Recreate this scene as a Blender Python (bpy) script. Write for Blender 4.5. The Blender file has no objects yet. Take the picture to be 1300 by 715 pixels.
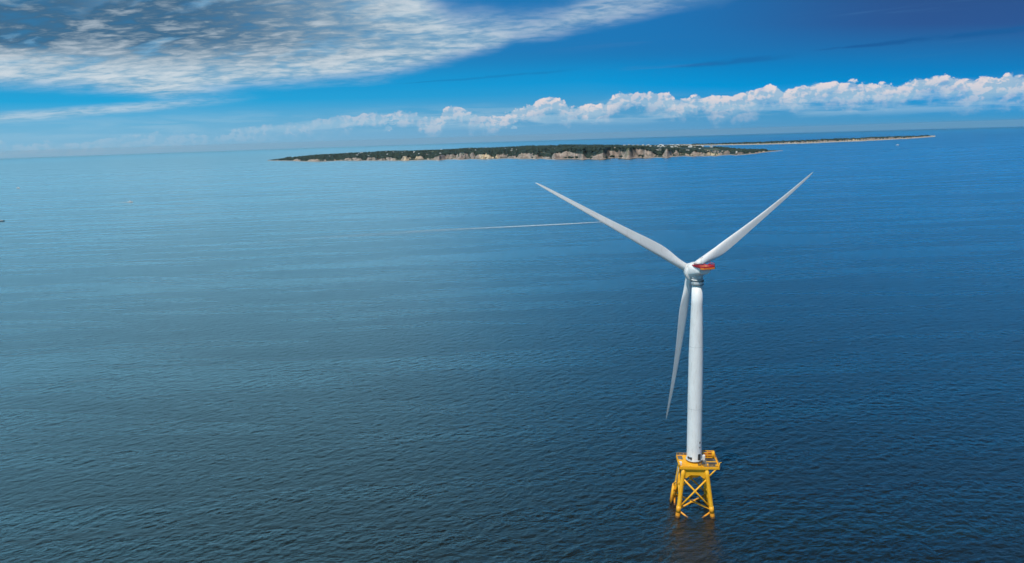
import bpy, bmesh, math, random
import numpy as np
from mathutils import Vector, Matrix
R = math.radians
rnd = random.Random(7)

# ------------------------------------------------------------------ scene, camera, sky, sun
S = bpy.context.scene
C = S.collection
CAM_H, TILT, ROLL = 155.0, R(11.244), R(1.808)
cd = bpy.data.cameras.new('camera'); cam = bpy.data.objects.new('camera', cd); C.objects.link(cam)
cd.sensor_width = 36.0; cd.lens = 925.5/1300*36.0
cd.clip_start = 1.0; cd.clip_end = 400000.0
r0 = Vector((1, 0, 0)); u0 = Vector((0, math.sin(TILT), math.cos(TILT))); f0 = Vector((0, math.cos(TILT), -math.sin(TILT)))
rt = r0*math.cos(ROLL) - u0*math.sin(ROLL)
up = r0*math.sin(ROLL) + u0*math.cos(ROLL)
M = Matrix((rt, up, -f0)).transposed().to_4x4(); M.translation = Vector((0, 0, CAM_H))
cam.matrix_world = M
S.camera = cam

SUN_AZ, SUN_EL = -150.0, 60.0          # degrees clockwise from +Y (the view direction), elevation
sd = bpy.data.lights.new('sun', 'SUN'); sun = bpy.data.objects.new('sun', sd); C.objects.link(sun)
sd.energy = 3.6; sd.angle = R(0.53); sd.color = (1.0, 0.955, 0.89)
sv = Vector((math.sin(R(SUN_AZ))*math.cos(R(SUN_EL)), math.cos(R(SUN_AZ))*math.cos(R(SUN_EL)), math.sin(R(SUN_EL))))
sun.rotation_euler = sv.to_track_quat('Z', 'Y').to_euler()

S.view_settings.view_transform = 'Standard'; S.view_settings.look = 'None'
S.view_settings.exposure = 0.0; S.view_settings.gamma = 1.0; S.view_settings.use_curve_mapping = False

W = bpy.data.worlds.new('World'); S.world = W; W.use_nodes = True
SKY_STRENGTH = 0.10
W.cycles.sampling_method = 'MANUAL'; W.cycles.sample_map_resolution = 512


class NT:
    """small expression writer for shader node trees"""
    def __init__(s, nt): s.nt = nt
    def node(s, t, **k):
        n = s.nt.nodes.new(t)
        for a, b in k.items(): setattr(n, a, b)
        return n
    def put(s, sock, v):
        if isinstance(v, bpy.types.NodeSocket): s.nt.links.new(v, sock)
        elif v is not None:
            if sock.type == 'RGBA' and len(v) == 3: v = (*v, 1)
            sock.default_value = v
    def m(s, op, a, b=None, c=None, clamp=False):
        n = s.node('ShaderNodeMath', operation=op, use_clamp=clamp)
        s.put(n.inputs[0], a); s.put(n.inputs[1], b) if b is not None else None
        if c is not None: s.put(n.inputs[2], c)
        return n.outputs[0]
    def add(s, a, b): return s.m('ADD', a, b)
    def sub(s, a, b): return s.m('SUBTRACT', a, b)
    def mul(s, a, b): return s.m('MULTIPLY', a, b)
    def ss(s, x, a, b, lo=0., hi=1.):
        n = s.node('ShaderNodeMapRange', interpolation_type='SMOOTHSTEP', clamp=True)
        s.put(n.inputs['Value'], x); s.put(n.inputs['From Min'], a); s.put(n.inputs['From Max'], b)
        s.put(n.inputs['To Min'], lo); s.put(n.inputs['To Max'], hi)
        return n.outputs[0]
    def noise(s, vec, scale, detail=4, rough=.5, dist=0, out='Fac', lac=2.0):
        n = s.node('ShaderNodeTexNoise')
        s.put(n.inputs['Vector'], vec); n.inputs['Scale'].default_value = scale
        n.inputs['Detail'].default_value = detail; n.inputs['Roughness'].default_value = rough
        n.inputs['Distortion'].default_value = dist; n.inputs['Lacunarity'].default_value = lac
        return n.outputs[out]
    def mix(s, f, a, b, mode='MIX'):
        n = s.node('ShaderNodeMix', data_type='RGBA', blend_type=mode)
        s.put(n.inputs[0], f); s.put(n.inputs[6], a); s.put(n.inputs[7], b)
        return n.outputs[2]
    def xyz(s, v):
        n = s.node('ShaderNodeSeparateXYZ'); s.put(n.inputs[0], v); return n.outputs
    def comb(s, x, y, z):
        n = s.node('ShaderNodeCombineXYZ')
        for i, v in enumerate((x, y, z)): s.put(n.inputs[i], v)
        return n.outputs[0]
    def curve(s, x, pts, x0, x1, y0, y1):
        """piecewise-linear function of x through pts"""
        t = s.m('DIVIDE', s.sub(x, x0), x1-x0, clamp=True)
        n = s.node('ShaderNodeFloatCurve'); cv = n.mapping.curves[0]
        P = [((a-x0)/(x1-x0), (b-y0)/(y1-y0)) for a, b in pts]
        cv.points[0].location = P[0]; cv.points[1].location = P[-1]
        for q in P[1:-1]: cv.points.new(*q)
        for q in cv.points: q.handle_type = 'VECTOR'
        n.mapping.extend = 'HORIZONTAL'; n.mapping.update()
        s.put(n.inputs['Value'], t)
        return s.add(s.mul(n.outputs[0], y1-y0), y0)
    def ramp(s, x, stops):
        n = s.node('ShaderNodeValToRGB'); s.put(n.inputs[0], x)
        e = n.color_ramp.elements
        while len(e) < len(stops): e.new(.5)
        for i, (p, c) in enumerate(stops): e[i].position = p; e[i].color = (*c, 1)
        return n.outputs[0]


def build_world():
    nt = W.node_tree; nt.nodes.clear(); g = NT(nt)
    out = g.node('ShaderNodeOutputWorld'); bg = g.node('ShaderNodeBackground')
    nt.links.new(bg.outputs[0], out.inputs[0]); bg.inputs[1].default_value = SKY_STRENGTH
    K = 1.0/SKY_STRENGTH
    sky = g.node('ShaderNodeTexSky', sky_type='NISHITA')
    sky.sun_disc = False; sky.sun_elevation = R(SUN_EL); sky.sun_rotation = R(SUN_AZ)
    sky.altitude = 150; sky.air_density = 1.0; sky.dust_density = 0.35; sky.ozone_density = 2.2
    hs = g.node('ShaderNodeHueSaturation'); hs.inputs['Saturation'].default_value = 1.25; hs.inputs['Hue'].default_value = 0.5
    hs.inputs['Value'].default_value = .86
    nt.links.new(sky.outputs[0], hs.inputs['Color'])
    d = g.node('ShaderNodeTexCoord').outputs['Generated']
    x, y, z = g.xyz(d)
    az = g.mul(g.m('ARCTAN2', x, y), 180/math.pi)
    el = g.mul(g.m('ARCSINE', z), 180/math.pi)
    # air near the horizon: pale, whiter to the left; added bright belt higher up
    base = hs.outputs[0]
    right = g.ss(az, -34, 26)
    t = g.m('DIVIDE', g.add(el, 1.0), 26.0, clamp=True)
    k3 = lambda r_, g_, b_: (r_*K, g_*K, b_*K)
    lft = g.ramp(t, [(.03, k3(.25, .48, .66)), (.10, k3(.15, .44, .67)), (.16, k3(.018, .37, .69)), (.28, k3(.02, .26, .56)), (.438, k3(.02, .20, .48)), (.485, k3(.20, 1.5, 2.6)), (.70, k3(.18, 1.4, 2.4)), (.92, k3(.04, .12, .18))])  # upper bright stops: belt added out of view to brighten the sea's reflections
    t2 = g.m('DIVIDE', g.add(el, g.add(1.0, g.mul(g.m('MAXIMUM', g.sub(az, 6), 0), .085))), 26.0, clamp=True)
    rgt = g.ramp(t2, [(.03, k3(.11, .33, .58)), (.12, k3(.06, .31, .58)), (.19, k3(.0, .29, .66)), (.25, k3(.004, .215, .54)), (.36, k3(.026, .098, .30)), (.435, k3(.026, .090, .27)), (.475, k3(.0, .95, 2.4)), (.60, k3(.0, .78, 1.9)), (.82, k3(.02, .05, .10))])  # same added belt on the right, a deeper blue
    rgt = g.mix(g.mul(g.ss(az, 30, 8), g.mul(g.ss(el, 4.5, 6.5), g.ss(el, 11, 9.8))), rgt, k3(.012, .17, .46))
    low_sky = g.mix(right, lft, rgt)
    zen = g.mix(right, k3(.05, .08, .105), k3(.034, .036, .046))
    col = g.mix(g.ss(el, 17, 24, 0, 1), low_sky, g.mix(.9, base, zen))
    # ---- thin high streaks (darker)
    p1 = g.comb(g.mul(az, .07), g.sub(g.mul(el, 1.3), g.mul(az, .035)), 0)
    st = g.ss(g.noise(p1, 1.0, 5, .55, .4), .56, .70)
    st = g.mul(st, g.mul(g.ss(el, 3.6, 4.6), g.ss(az, 0, 14)))
    col = g.mix(g.mul(st, .40), col, (0.065*K, 0.20*K, 0.44*K))
    wob = g.mul(g.sub(g.noise(g.comb(g.mul(az, .22), 0, 2), 1.0, 4, .6), .5), .35)
    wsp = g.noise(g.comb(g.mul(az, .35), g.mul(el, 2.5), 6), 1.0, 5, .6)
    for (a0, e0, a1, e1, wd, am) in ((21.5, 5.22, 36., 5.62, .20, .95), (11.5, 4.62, 20., 4.95, .22, .50), (-9., 4.1, 4.5, 4.75, .10, .28)):
        lin = g.add(e0, g.mul(g.sub(az, a0), (e1-e0)/(a1-a0)))
        dd_ = g.m('ABSOLUTE', g.sub(g.add(el, wob), lin))
        ww = g.mul(wd, g.add(.4, g.mul(g.ss(az, a0, a0+(a1-a0)*.6), 1.0)))
        f_ = g.mul(g.mul(g.ss(dd_, ww, g.mul(ww, .15)), g.ss(wsp, .33, .5)), g.mul(g.ss(az, a0, a0+2.5), g.ss(az, a1+2, a1-2)))
        col = g.mix(g.mul(f_, am), col, (0.012*K, 0.115*K, 0.34*K))
    # ---- altocumulus sheet on a plane overhead, covering the left half of the sky
    iz = g.m('DIVIDE', 1.0, g.m('MAXIMUM', g.add(z, .13), .02))
    px, py = g.mul(x, iz), g.mul(y, iz)
    P = g.comb(px, py, 0)
    warp = g.mul(g.sub(g.noise(P, 1.0, 5, .6), .5), 2.4)
    low = g.curve(az, [(-60, 3.2), (-34, 3.6), (-29, 3.5), (-26.8, 3.1), (-24.9, 2.85), (-22.3, 3.1), (-19, 3.55), (-14.2, 3.85), (-9.1, 4.2),
                       (-4, 5.4), (-.6, 5.95), (.8, 6.7), (4, 6.9), (8.5, 7.45), (12.5, 8.2), (16, 8.6), (30, 14), (60, 30)], -60, 60, 0, 30)
    upc = g.curve(az, [(-60, 90), (-12, 60), (-8, 13.5), (-6, 10.2), (-3.9, 8.9), (.6, 8.3), (4, 8.6), (5.5, 9.4), (9, 10.6), (14, 9.4), (60, 8)], -60, 60, 0, 90)
    a = g.sub(g.add(el, g.mul(warp, .75)), low)
    b = g.sub(upc, g.add(el, g.mul(warp, 1.2)))
    sheet = g.mul(g.ss(a, -.15, 1.35), g.ss(b, -1.5, 1.3))
    sheet = g.m('ADD', g.mul(sheet, g.ss(el, 12.2, 10.7)), g.mul(g.ss(el, 10.7, 12.2), g.ss(az, 20, -20)), clamp=True)
    # blue gap between sheet and its lower streak, far left
    gap = g.mul(g.ss(g.m('ABSOLUTE', g.sub(g.add(el, g.mul(warp, .10)), g.add(3.05, g.mul(g.add(az, 30), .035)))), .52, .18), g.ss(az, -23.0, -27.5))
    streak = g.mul(g.ss(g.m('ABSOLUTE', g.sub(g.add(el, g.mul(warp, .06)), g.add(2.25, g.mul(g.add(az, 33), .075)))), .50, .05), g.ss(az, -17, -26))
    rows = g.noise(g.comb(g.add(px, g.mul(py, .35)), g.mul(py, 1.35), 3.1), 2.6, 7, .60, .5)
    fine = g.noise(g.comb(px, g.mul(py, 1.5), 9.), 8.5, 5, .58, .4)
    tx = g.add(g.mul(rows, .54), g.mul(fine, .46))
    thin = g.ss(az, -8, 12)
    cov = g.ss(tx, g.add(.33, g.mul(thin, .09)), .56)
    dens = g.mul(sheet, g.add(.60, g.mul(cov, .40)))
    dens = g.mul(dens, g.sub(1.0, g.mul(gap, .85)))
    dens = g.mul(dens, g.sub(1.0, g.mul(thin, .42)))
    dens = g.m('MAXIMUM', dens, g.mul(streak, g.add(.25, g.mul(cov, .35))), clamp=True)
    big = g.noise(g.comb(px, py, 5.), 1.0, 4, .55, .3)
    dark = g.mul(g.ss(el, 4.6, 7.6), g.mul(g.ss(az, -2, -24), g.ss(g.add(big, g.mul(g.sub(rows, .5), .8)),   .38, .54)))
    dark = g.m('ADD', dark, g.mul(g.mul(g.ss(el, 6.0, 8.2), g.ss(az, -22, -30)), g.ss(rows, .62, .42)), clamp=True)
    lit = g.mix(g.ss(tx, .36, .66), (0.25*K, 0.44*K, 0.58*K), (0.64*K, 0.71*K, 0.76*K))
    lit = g.mix(g.mul(dark, g.sub(.95, g.mul(g.ss(tx, .48, .66), .5))), lit, (0.040*K, 0.115*K, 0.205*K))
    lit = g.mix(g.ss(el, 10.4, 12), lit, (0.72*K, 1.85*K, 2.55*K))  # cloud overbrightened above the view, added as a reflection source for the sea
    lit = g.mix(g.ss(el, 16.5, 25), lit, (0.05*K, 0.08*K, 0.10*K))
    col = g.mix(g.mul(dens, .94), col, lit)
    # ---- cumulus bank standing on the horizon haze
    TOP = [(-60, .9), (-30, .9), (-22, 1.35), (-16.05, 1.83), (-14.4, 1.91), (-12.6, 2.21), (-10.3, 2.27), (-7.4, 2.37), (-6.5, 1.88), (-5.0, 1.96), (-4.55, 2.7), (-3.59, 2.79),
           (-2.77, 2.19), (-1.88, 2.04), (-.19, 1.99), (.72, 2.26), (2.85, 3.06), (3.75, 3.15), (4.64, 2.54), (5.83, 2.38), (7.02, 2.45), (8.5, 3.15), (9.38, 3.4),
           (10.25, 3.19), (12.16, 3.11), (12.57, 2.58), (14, 2.86), (16.8, 2.79), (18.4, 3.1), (19.2, 3.34), (20, 3.02), (21, 2.97), (22.4, 3.33), (25.6, 3.24),
           (26.6, 2.92), (27.8, 3.), (28.9, 3.34), (29.8, 3.63), (30.5, 3.33), (31.6, 3.01), (32.9, 3.06), (34.5, 3.09), (60, 3.0)]
    top = g.curve(az, TOP, -60, 60, 0, 4)
    q = g.comb(az, g.mul(el, 1.25), 0)
    def puff(v, sc):
        n = g.node('ShaderNodeTexVoronoi', feature='SMOOTH_F1', voronoi_dimensions='3D')
        g.put(n.inputs['Vector'], v); n.inputs['Scale'].default_value = sc; n.inputs['Smoothness'].default_value = .25
        n.inputs['Detail'].default_value = 3; n.inputs['Roughness'].default_value = .62
        return n.outputs['Distance']
    wv = g.node('ShaderNodeVectorMath', operation='MULTIPLY_ADD')
    g.put(wv.inputs[0], g.noise(q, 1.3, 4, .6, 0, 'Color')); wv.inputs[1].default_value = (.5, .5, 0); g.put(wv.inputs[2], q)
    def height(v): return g.add(g.mul(puff(v, .72), -.75), g.mul(g.noise(v, 1.3, 7, .66), 1.05))
    h0 = height(wv.outputs[0])
    off = g.node('ShaderNodeVectorMath', operation='ADD'); g.put(off.inputs[0], wv.outputs[0]); off.inputs[1].default_value = (-.20, .26, 0)
    h1 = height(off.outputs[0])
    edge = g.sub(top, el)
    m = g.add(edge, g.mul(g.add(h0, -.12), .62))
    bank = g.ss(m, -.03, .10)
    tk = g.noise(g.comb(g.mul(az, .16), 0, 11), 1.0, 2, .5)
    tk = g.mul(g.ss(tk, .36, .62, .80, 1.2), g.ss(az, -5, 30, 1.9, 2.9))
    fade = g.ss(edge, g.add(tk, g.mul(h0, 1.1)), 1.0)             # dissolves downward into the haze
    left = g.mul(g.ss(az, -24, 6, .16, 1), g.ss(g.noise(g.comb(g.mul(az, .33), 0, 21), 1.0, 3, .6), .36, .52, g.ss(az, -10, 22, .30, .95), 1))
    light = g.ss(g.sub(h0, h1), -.16, .14)
    rim = g.ss(edge, 1.5, .0)
    bright = g.m('ADD', g.mul(light, g.add(.45, g.mul(rim, .45))), g.mul(rim, .18), clamp=True)
    holes = g.ss(g.noise(g.comb(g.mul(az, .5), g.mul(el, 1.1), 4), 1.0, 4, .6), .36, .5, .55, 1)
    ccol = g.mix(bright, (0.29*K, 0.49*K, 0.67*K), (0.84*K, 0.73*K, 0.72*K))
    col = g.mix(g.mul(g.mul(bank, holes), g.mul(g.mul(fade, left), .92)), col, ccol)
    # pale flat-based haze deck under and between the heads
    dk_ = g.noise(g.comb(g.mul(az, .16), g.mul(el, 1.7), 31), 1.0, 5, .6, .3)
    dkm = g.mul(g.mul(g.ss(el, .45, 1.1), g.ss(el, g.add(2.9, g.mul(g.m('MAXIMUM', az, 0), .012)), 1.4)), g.mul(g.ss(dk_, .40, .62), g.ss(az, -30, 0, .5, 1)))
    col = g.mix(g.mul(dkm, .42), col, (0.42*K, 0.60*K, 0.73*K))
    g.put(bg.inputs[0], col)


build_world()


# ------------------------------------------------------------------ helpers
def tag(o, label=None, cat=None, group=None, kind=None):
    if label: o['label'] = label
    if cat: o['category'] = cat
    if group: o['group'] = group
    if kind: o['kind'] = kind
    return o


def empty(name, loc=(0, 0, 0), rz=0.0):
    o = bpy.data.objects.new(name, None); C.objects.link(o); o.location = loc; o.rotation_euler = (0, 0, rz)
    o.empty_display_size = 1
    return o


class MB:
    def __init__(s): s.v = []; s.f = []; s.sm = []
    def ring_loft(s, rings, cap=True, smooth=True):
        b = len(s.v); n = len(rings[0])
        for r in rings: s.v += [tuple(p) for p in r]
        for i in range(len(rings)-1):
            for j in range(n):
                k = (j+1) % n
                s.f.append((b+i*n+j, b+i*n+k, b+(i+1)*n+k, b+(i+1)*n+j)); s.sm.append(smooth)
        if cap:
            s.f.append(tuple(b+j for j in reversed(range(n)))); s.sm.append(False)
            e = b+(len(rings)-1)*n
            s.f.append(tuple(e+j for j in range(n))); s.sm.append(False)
        return s
    def tube(s, a, b, r1, r2=None, n=16):
        return s.path([a, b], [r1, r1 if r2 is None else r2], n)
    def path(s, pts, rad, n=16):
        pts = [Vector(p) for p in pts]; rings = []
        for i, p in enumerate(pts):
            d = (pts[min(i+1, len(pts)-1)]-pts[max(i-1, 0)]).normalized()
            h = Vector((0, 0, 1)) if abs(d.z) < .95 else Vector((1, 0, 0))
            u = d.cross(h).normalized(); w = d.cross(u)
            rings.append([p+(u*math.cos(2*math.pi*k/n)+w*math.sin(2*math.pi*k/n))*rad[i] for k in range(n)])
        return s.ring_loft(rings)
    def box(s, c, size, mat=None, bev=0.0):
        x, y, z = (q/2 for q in size)
        mat = mat or Matrix.Identity(3); c = Vector(c)
        if bev <= 0:
            pr = [(-x, -y), (x, -y), (x, y), (-x, y)]
        else:
            pr = [(-x+bev, -y), (x-bev, -y), (x, -y+bev), (x, y-bev), (x-bev, y), (-x+bev, y), (-x, y-bev), (-x, -y+bev)]
        rings = []
        if bev > 0: rings.append([c+mat@Vector((a*(1-bev/x), b*(1-bev/y), -z)) for a, b in pr]); rings.append([c+mat@Vector((a, b, -z+bev)) for a, b in pr]); rings.append([c+mat@Vector((a, b, z-bev)) for a, b in pr]); rings.append([c+mat@Vector((a*(1-bev/x), b*(1-bev/y), z)) for a, b in pr])
        else: rings = [[c+mat@Vector((a, b, w)) for a, b in pr] for w in (-z, z)]
        return s.ring_loft(rings, smooth=False)
    def bar(s, a, b, w, h):
        a, b = Vector(a), Vector(b); d = (b-a); L = d.length; d.normalize()
        hh = Vector((0, 0, 1)) if abs(d.z) < .95 else Vector((0, 1, 0))
        u = hh.cross(d).normalized(); v = d.cross(u)
        return s.box((a+b)/2, (L, w, h), Matrix((d, u, v)).transposed())
    def build(s, name, mat, parent=None):
        me = bpy.data.meshes.new(name); me.from_pydata([tuple(p) for p in s.v], [], s.f)
        me.polygons.foreach_set('use_smooth', s.sm); me.materials.append(mat)
        bm = bmesh.new(); bm.from_mesh(me); bmesh.ops.recalc_face_normals(bm, faces=bm.faces); bm.to_mesh(me); bm.free()
        me.update()
        o = bpy.data.objects.new(name, me); C.objects.link(o)
        if parent: o.parent = parent
        return o


def np_mesh(name, V, F, mat, smooth=True):
    me = bpy.data.meshes.new(name)
    V = np.asarray(V, dtype=np.float32); F = np.asarray(F, dtype=np.int32); k = F.shape[1]
    me.vertices.add(len(V)); me.vertices.foreach_set('co', V.ravel())
    me.loops.add(F.size); me.loops.foreach_set('vertex_index', F.ravel())
    me.polygons.add(len(F)); me.polygons.foreach_set('loop_start', np.arange(0, F.size, k, dtype=np.int32))
    me.polygons.foreach_set('loop_total', np.full(len(F), k, dtype=np.int32))
    me.polygons.foreach_set('use_smooth', np.full(len(F), smooth))
    me.update(calc_edges=True); me.materials.append(mat)
    o = bpy.data.objects.new(name, me); C.objects.link(o)
    return o


def mat_new(name):
    m = bpy.data.materials.new(name); m.use_nodes = True
    g = NT(m.node_tree); b = m.node_tree.nodes['Principled BSDF']
    return m, g, b


def paint(name, col, rough=.45, var=.12, scale=.6, dirt=None, dirt_amt=.3, metal=0.0, streak=True):
    m, g, b = mat_new(name)
    p = g.node('ShaderNodeTexCoord').outputs['Object']; x, y, z = g.xyz(p)
    n1 = g.noise(p, scale, 6, .6)
    c = g.mix(g.ss(n1, .35, .7), [q*(1-var) for q in col], [min(1, q*(1+var*.5)) for q in col])
    if dirt:
        n2 = g.noise(g.comb(g.mul(x, 1.6), g.mul(y, 1.6), g.mul(z, .16 if streak else 1.3)), 1.3, 6, .65, .3)
        c = g.mix(g.mul(g.ss(n2, .52, .74), dirt_amt), c, dirt)
    g.put(b.inputs['Base Color'], c)
    g.put(b.inputs['Roughness'], g.add(rough-.08, g.mul(n1, .16))); b.inputs['Metallic'].default_value = metal
    bp = g.node('ShaderNodeBump'); bp.inputs['Strength'].default_value = .15; bp.inputs['Distance'].default_value = .02
    g.put(bp.inputs['Height'], g.noise(p, 7, 3, .5)); g.put(b.inputs['Normal'], bp.outputs[0])
    return m


WHITE = paint('white_gel_paint', (.87, .88, .88), .38, .05, .15, (.42, .42, .38), .40)
BLADE = paint('blade_paint', (.84, .85, .86), .33, .05, .1, (.46, .46, .43), .30)
GREYW = paint('grey_white_steel', (.55, .57, .58), .45, .1)
DARK = paint('dark_steel', (.045, .05, .055), .5, .2)
GRATE = paint('steel_grating', (.14, .15, .15), .6, .3, 1.5)
DGREY = paint('dark_grey_ring', (.16, .18, .19), .5, .15)
RED = paint('red_deck_paint', (.52, .025, .045), .5, .2, .8, (.14, .03, .03), .4, streak=False)
ORANGE = paint('orange_paint', (.80, .24, .03), .45, .1)


def yellow_mat():
    m, g, b = mat_new('yellow_jacket_paint')
    p = g.node('ShaderNodeTexCoord').outputs['Object']; x, y, z = g.xyz(p)
    n = g.noise(p, .5, 6, .6)
    c = g.mix(g.ss(n, .3, .7), (.92, .42, .012), (.94, .49, .02))
    sp = g.noise(g.comb(x, y, g.mul(z, .45)), 1.5, 7, .7, .4)
    low = g.ss(z, 7.0, 2.0)                                 # splash zone is more worn
    c = g.mix(g.mul(g.ss(sp, g.sub(.60, g.mul(low, .12)), .78), .75), c, (.34, .10, .03))
    c = g.mix(g.mul(g.ss(g.add(z, g.mul(sp, 2.5)), 6.5, 3.0), .5), c, (.78, .24, .03))
    tide = g.mul(g.ss(g.add(z, g.mul(sp, 1.2)), 1.55, .95), .9)
    c = g.mix(tide, c, (.16, .075, .025))
    g.put(b.inputs['Base Color'], c); g.put(b.inputs['Roughness'], g.add(.36, g.mul(n, .2)))
    return m


YEL = yellow_mat()

# ------------------------------------------------------------------ sea
RE = 7.4e6
def drop(d): return -(d*d)/(2*RE)


def sea_material():
    m, g, b = mat_new('sea_water')
    nt = m.node_tree
    P = g.node('ShaderNodeNewGeometry').outputs['Position']; x, y, z = g.xyz(P)
    def rot(ang, sx, sy, k=0.0):
        c, s_ = math.cos(R(ang)), math.sin(R(ang))
        u = g.add(g.mul(x, c), g.mul(y, s_)); v = g.sub(g.mul(y, c), g.mul(x, s_))
        return g.comb(g.mul(u, sx), g.mul(v, sy), k)
    swell = g.noise(rot(18, .010, .030), 1.0, 4, .55, .6)
    w1 = g.noise(rot(24, .06, .14), 1.0, 5, .6, .5)
    w2 = g.noise(rot(14, .26, .48, 3), 1.0, 5, .62, .6)
    w3 = g.noise(rot(-20, .8, 1.2, 6), 1.0, 4, .6, .3)
    wm = g.noise(rot(30, .105, .20, 9), 1.0, 3, .55, .7)
    H = g.add(g.mul(wm, .9), g.add(g.add(g.mul(swell, .8), g.mul(w1, .9)), g.add(g.mul(w2, .9), g.mul(w3, .25))))
    slick = g.noise(rot(8, .0012, .013, 2), 1.0, 6, .62, 1.1)      # wind streaks
    sl2 = g.noise(rot(-9, .0035, .034, 8), 1.0, 5, .6, .8)
    calm = g.add(g.mul(slick, .6), g.mul(sl2, .4))
    bp = g.node('ShaderNodeBump'); bp.inputs['Distance'].default_value = 1.0
    g.put(bp.inputs['Strength'], g.ss(calm, .40, .60, .62, .44)); g.put(bp.inputs['Height'], H)
    patch = g.noise(rot(10, .0011, .0022, 5), 1.0, 4, .5, .5)
    c = g.mix(g.ss(patch, .35, .65), (.006, .0095, .010), (.008, .012, .0135))
    c = g.mix(g.ss(calm, .52, .66), c, (.008, .020, .024))
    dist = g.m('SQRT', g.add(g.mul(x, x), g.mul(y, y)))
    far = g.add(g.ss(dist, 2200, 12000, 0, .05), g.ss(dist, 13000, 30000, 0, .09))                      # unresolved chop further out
    g.put(b.inputs['Roughness'], g.add(far, g.ss(calm, .42, .62, .30, .23)))
    g.put(b.inputs['Coat Roughness'], g.add(far, .26))
    c = g.mix(g.ss(dist, 8500, 20000), c, (.003, .10, .17))                  # paler teal base colour with distance, beyond the island
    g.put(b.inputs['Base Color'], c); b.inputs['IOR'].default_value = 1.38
    b.inputs['Coat Weight'].default_value = .85; b.inputs['Coat IOR'].default_value = 1.38; b.inputs['Coat Roughness'].default_value = .26
    g.put(b.inputs['Normal'], bp.outputs[0]); g.put(b.inputs['Coat Normal'], bp.outputs[0])
    return m


# ------------------------------------------------------------------ noise for terrain (numpy)
def vnoise(x, y, seed=0):
    xi = np.floor(x).astype(np.int64); yi = np.floor(y).astype(np.int64); xf = x-xi; yf = y-yi
    def h(a, b):
        n = (a*374761393+b*668265263+seed*974634777) & 0x7fffffff
        n = ((n ^ (n >> 13))*1274126177) & 0x7fffffff
        return ((n ^ (n >> 16)) & 0xffff)/65535.0
    u = xf*xf*(3-2*xf); v = yf*yf*(3-2*yf)
    return (h(xi, yi)*(1-u)+h(xi+1, yi)*u)*(1-v)+(h(xi, yi+1)*(1-u)+h(xi+1, yi+1)*u)*v
def fbm(x, y, o=4, seed=0, g=.5):
    t = 0; a = 1; s = 0
    for i in range(o):
        t = t+a*vnoise(x*2**i+17.3*i, y*2**i-9.1*i, seed+i); s += a; a *= g
    return t/s
def sst(x): x = np.clip(x, 0, 1); return x*x*(3-2*x)

def build_sea():
    """one sheet out past the horizon; fine enough in front of the camera to carry real waves"""
    rr = np.concatenate([np.geomspace(25, 175, 14)[:-1], np.geomspace(175, 2000, 1600)[:-1], np.geomspace(2000, 70000, 240)])
    dense = np.linspace(-46, 46, 1800); coarse = np.linspace(46, 314, 90)[1:-1]
    th = np.radians(np.concatenate([dense, coarse])); na = len(th)
    Rg, T = np.meshgrid(rr, th, indexing='ij')
    X = (Rg*np.sin(T)); Y = (Rg*np.cos(T))
    rs = np.random.RandomState(11); N = 64
    lam = np.exp(rs.uniform(np.log(2.0), np.log(10), N)); ang = np.radians(112+rs.normal(0, 38, N))
    slope = .074*np.sqrt(2/N)*np.where(lam > 6, .7, 1.0); amp = slope*lam/(2*np.pi); ph = rs.uniform(0, 6.283, N)
    step = np.gradient(rr)[:, None]; side = Rg*np.radians(92/1800)
    win = sst((np.radians(46)-np.abs(T))/np.radians(3))*sst((Rg-175)/25)
    Z = np.zeros_like(X)
    gx = vnoise(X*.006, Y*.006, 3)*.5+vnoise(X*.022+5, Y*.022, 8)*.5          # gusty patches of rougher and calmer water
    for l, a, am, p_ in zip(lam, ang, amp, ph):
        att = sst((l/np.maximum(step*1.0, side)-2.2)/3.0)
        if att.max() <= 0: continue
        k = 2*np.pi/l
        q = k*(X*np.cos(a)+Y*np.sin(a))+p_
        Z += am*att*(np.sin(q)+.18*np.sin(2*q+1.57))
    Z *= win*(.90+.26*gx)
    V = np.stack([X, Y, Z-(Rg**2)/(2*RE)], -1).reshape(-1, 3)
    n = len(rr)
    i, j = np.meshgrid(np.arange(n-1), np.arange(na), indexing='ij'); k = (j+1) % na
    F = np.stack([i*na+j, i*na+k, (i+1)*na+k, (i+1)*na+j], -1).reshape(-1, 4)[:, ::-1]
    # the centre under the camera
    c = len(V); V = np.vstack([V, [[0, 0, 0]]])
    h = np.arange(0, na-1, 2)
    Fc = np.stack([np.full(len(h), c), h, h+1, (h+2) % na], -1)
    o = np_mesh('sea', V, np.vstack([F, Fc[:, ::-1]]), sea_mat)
    if o.data.polygons[len(o.data.polygons)//2].normal.z < 0: o.data.flip_normals()
    tag(o, kind='structure')


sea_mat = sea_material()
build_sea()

# main island: coast distance, crest distance, crest height, bluff height against azimuth (degrees)
AZ = [-17.9, -17.55, -14.63, -8.79, -2.75, 2.13, 6.98, 10.57, 12.91, 15.21, 17.47, 19.93, 20.3]
DF = [7600, 7433, 6538, 5847, 5437, 5088, 4678, 4710, 4749, 4789, 4828, 5401, 5500]
DT = [7900, 7800, 7600, 7700, 7500, 7500, 7000, 6500, 6400, 5800, 5350, 5550, 5600]
ZT = [0., 7, 38, 39, 46, 54, 46, 37, 34, 26, 17, 3, 0]
ZC = [0., 8, 20, 24, 30, 40, 50, 46, 36, 24, 12, 3, 0]
WB = [100, 500, 1300, 1600, 1500, 1500, 1600, 1500, 1300, 1000, 600, 120, 60]


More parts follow.
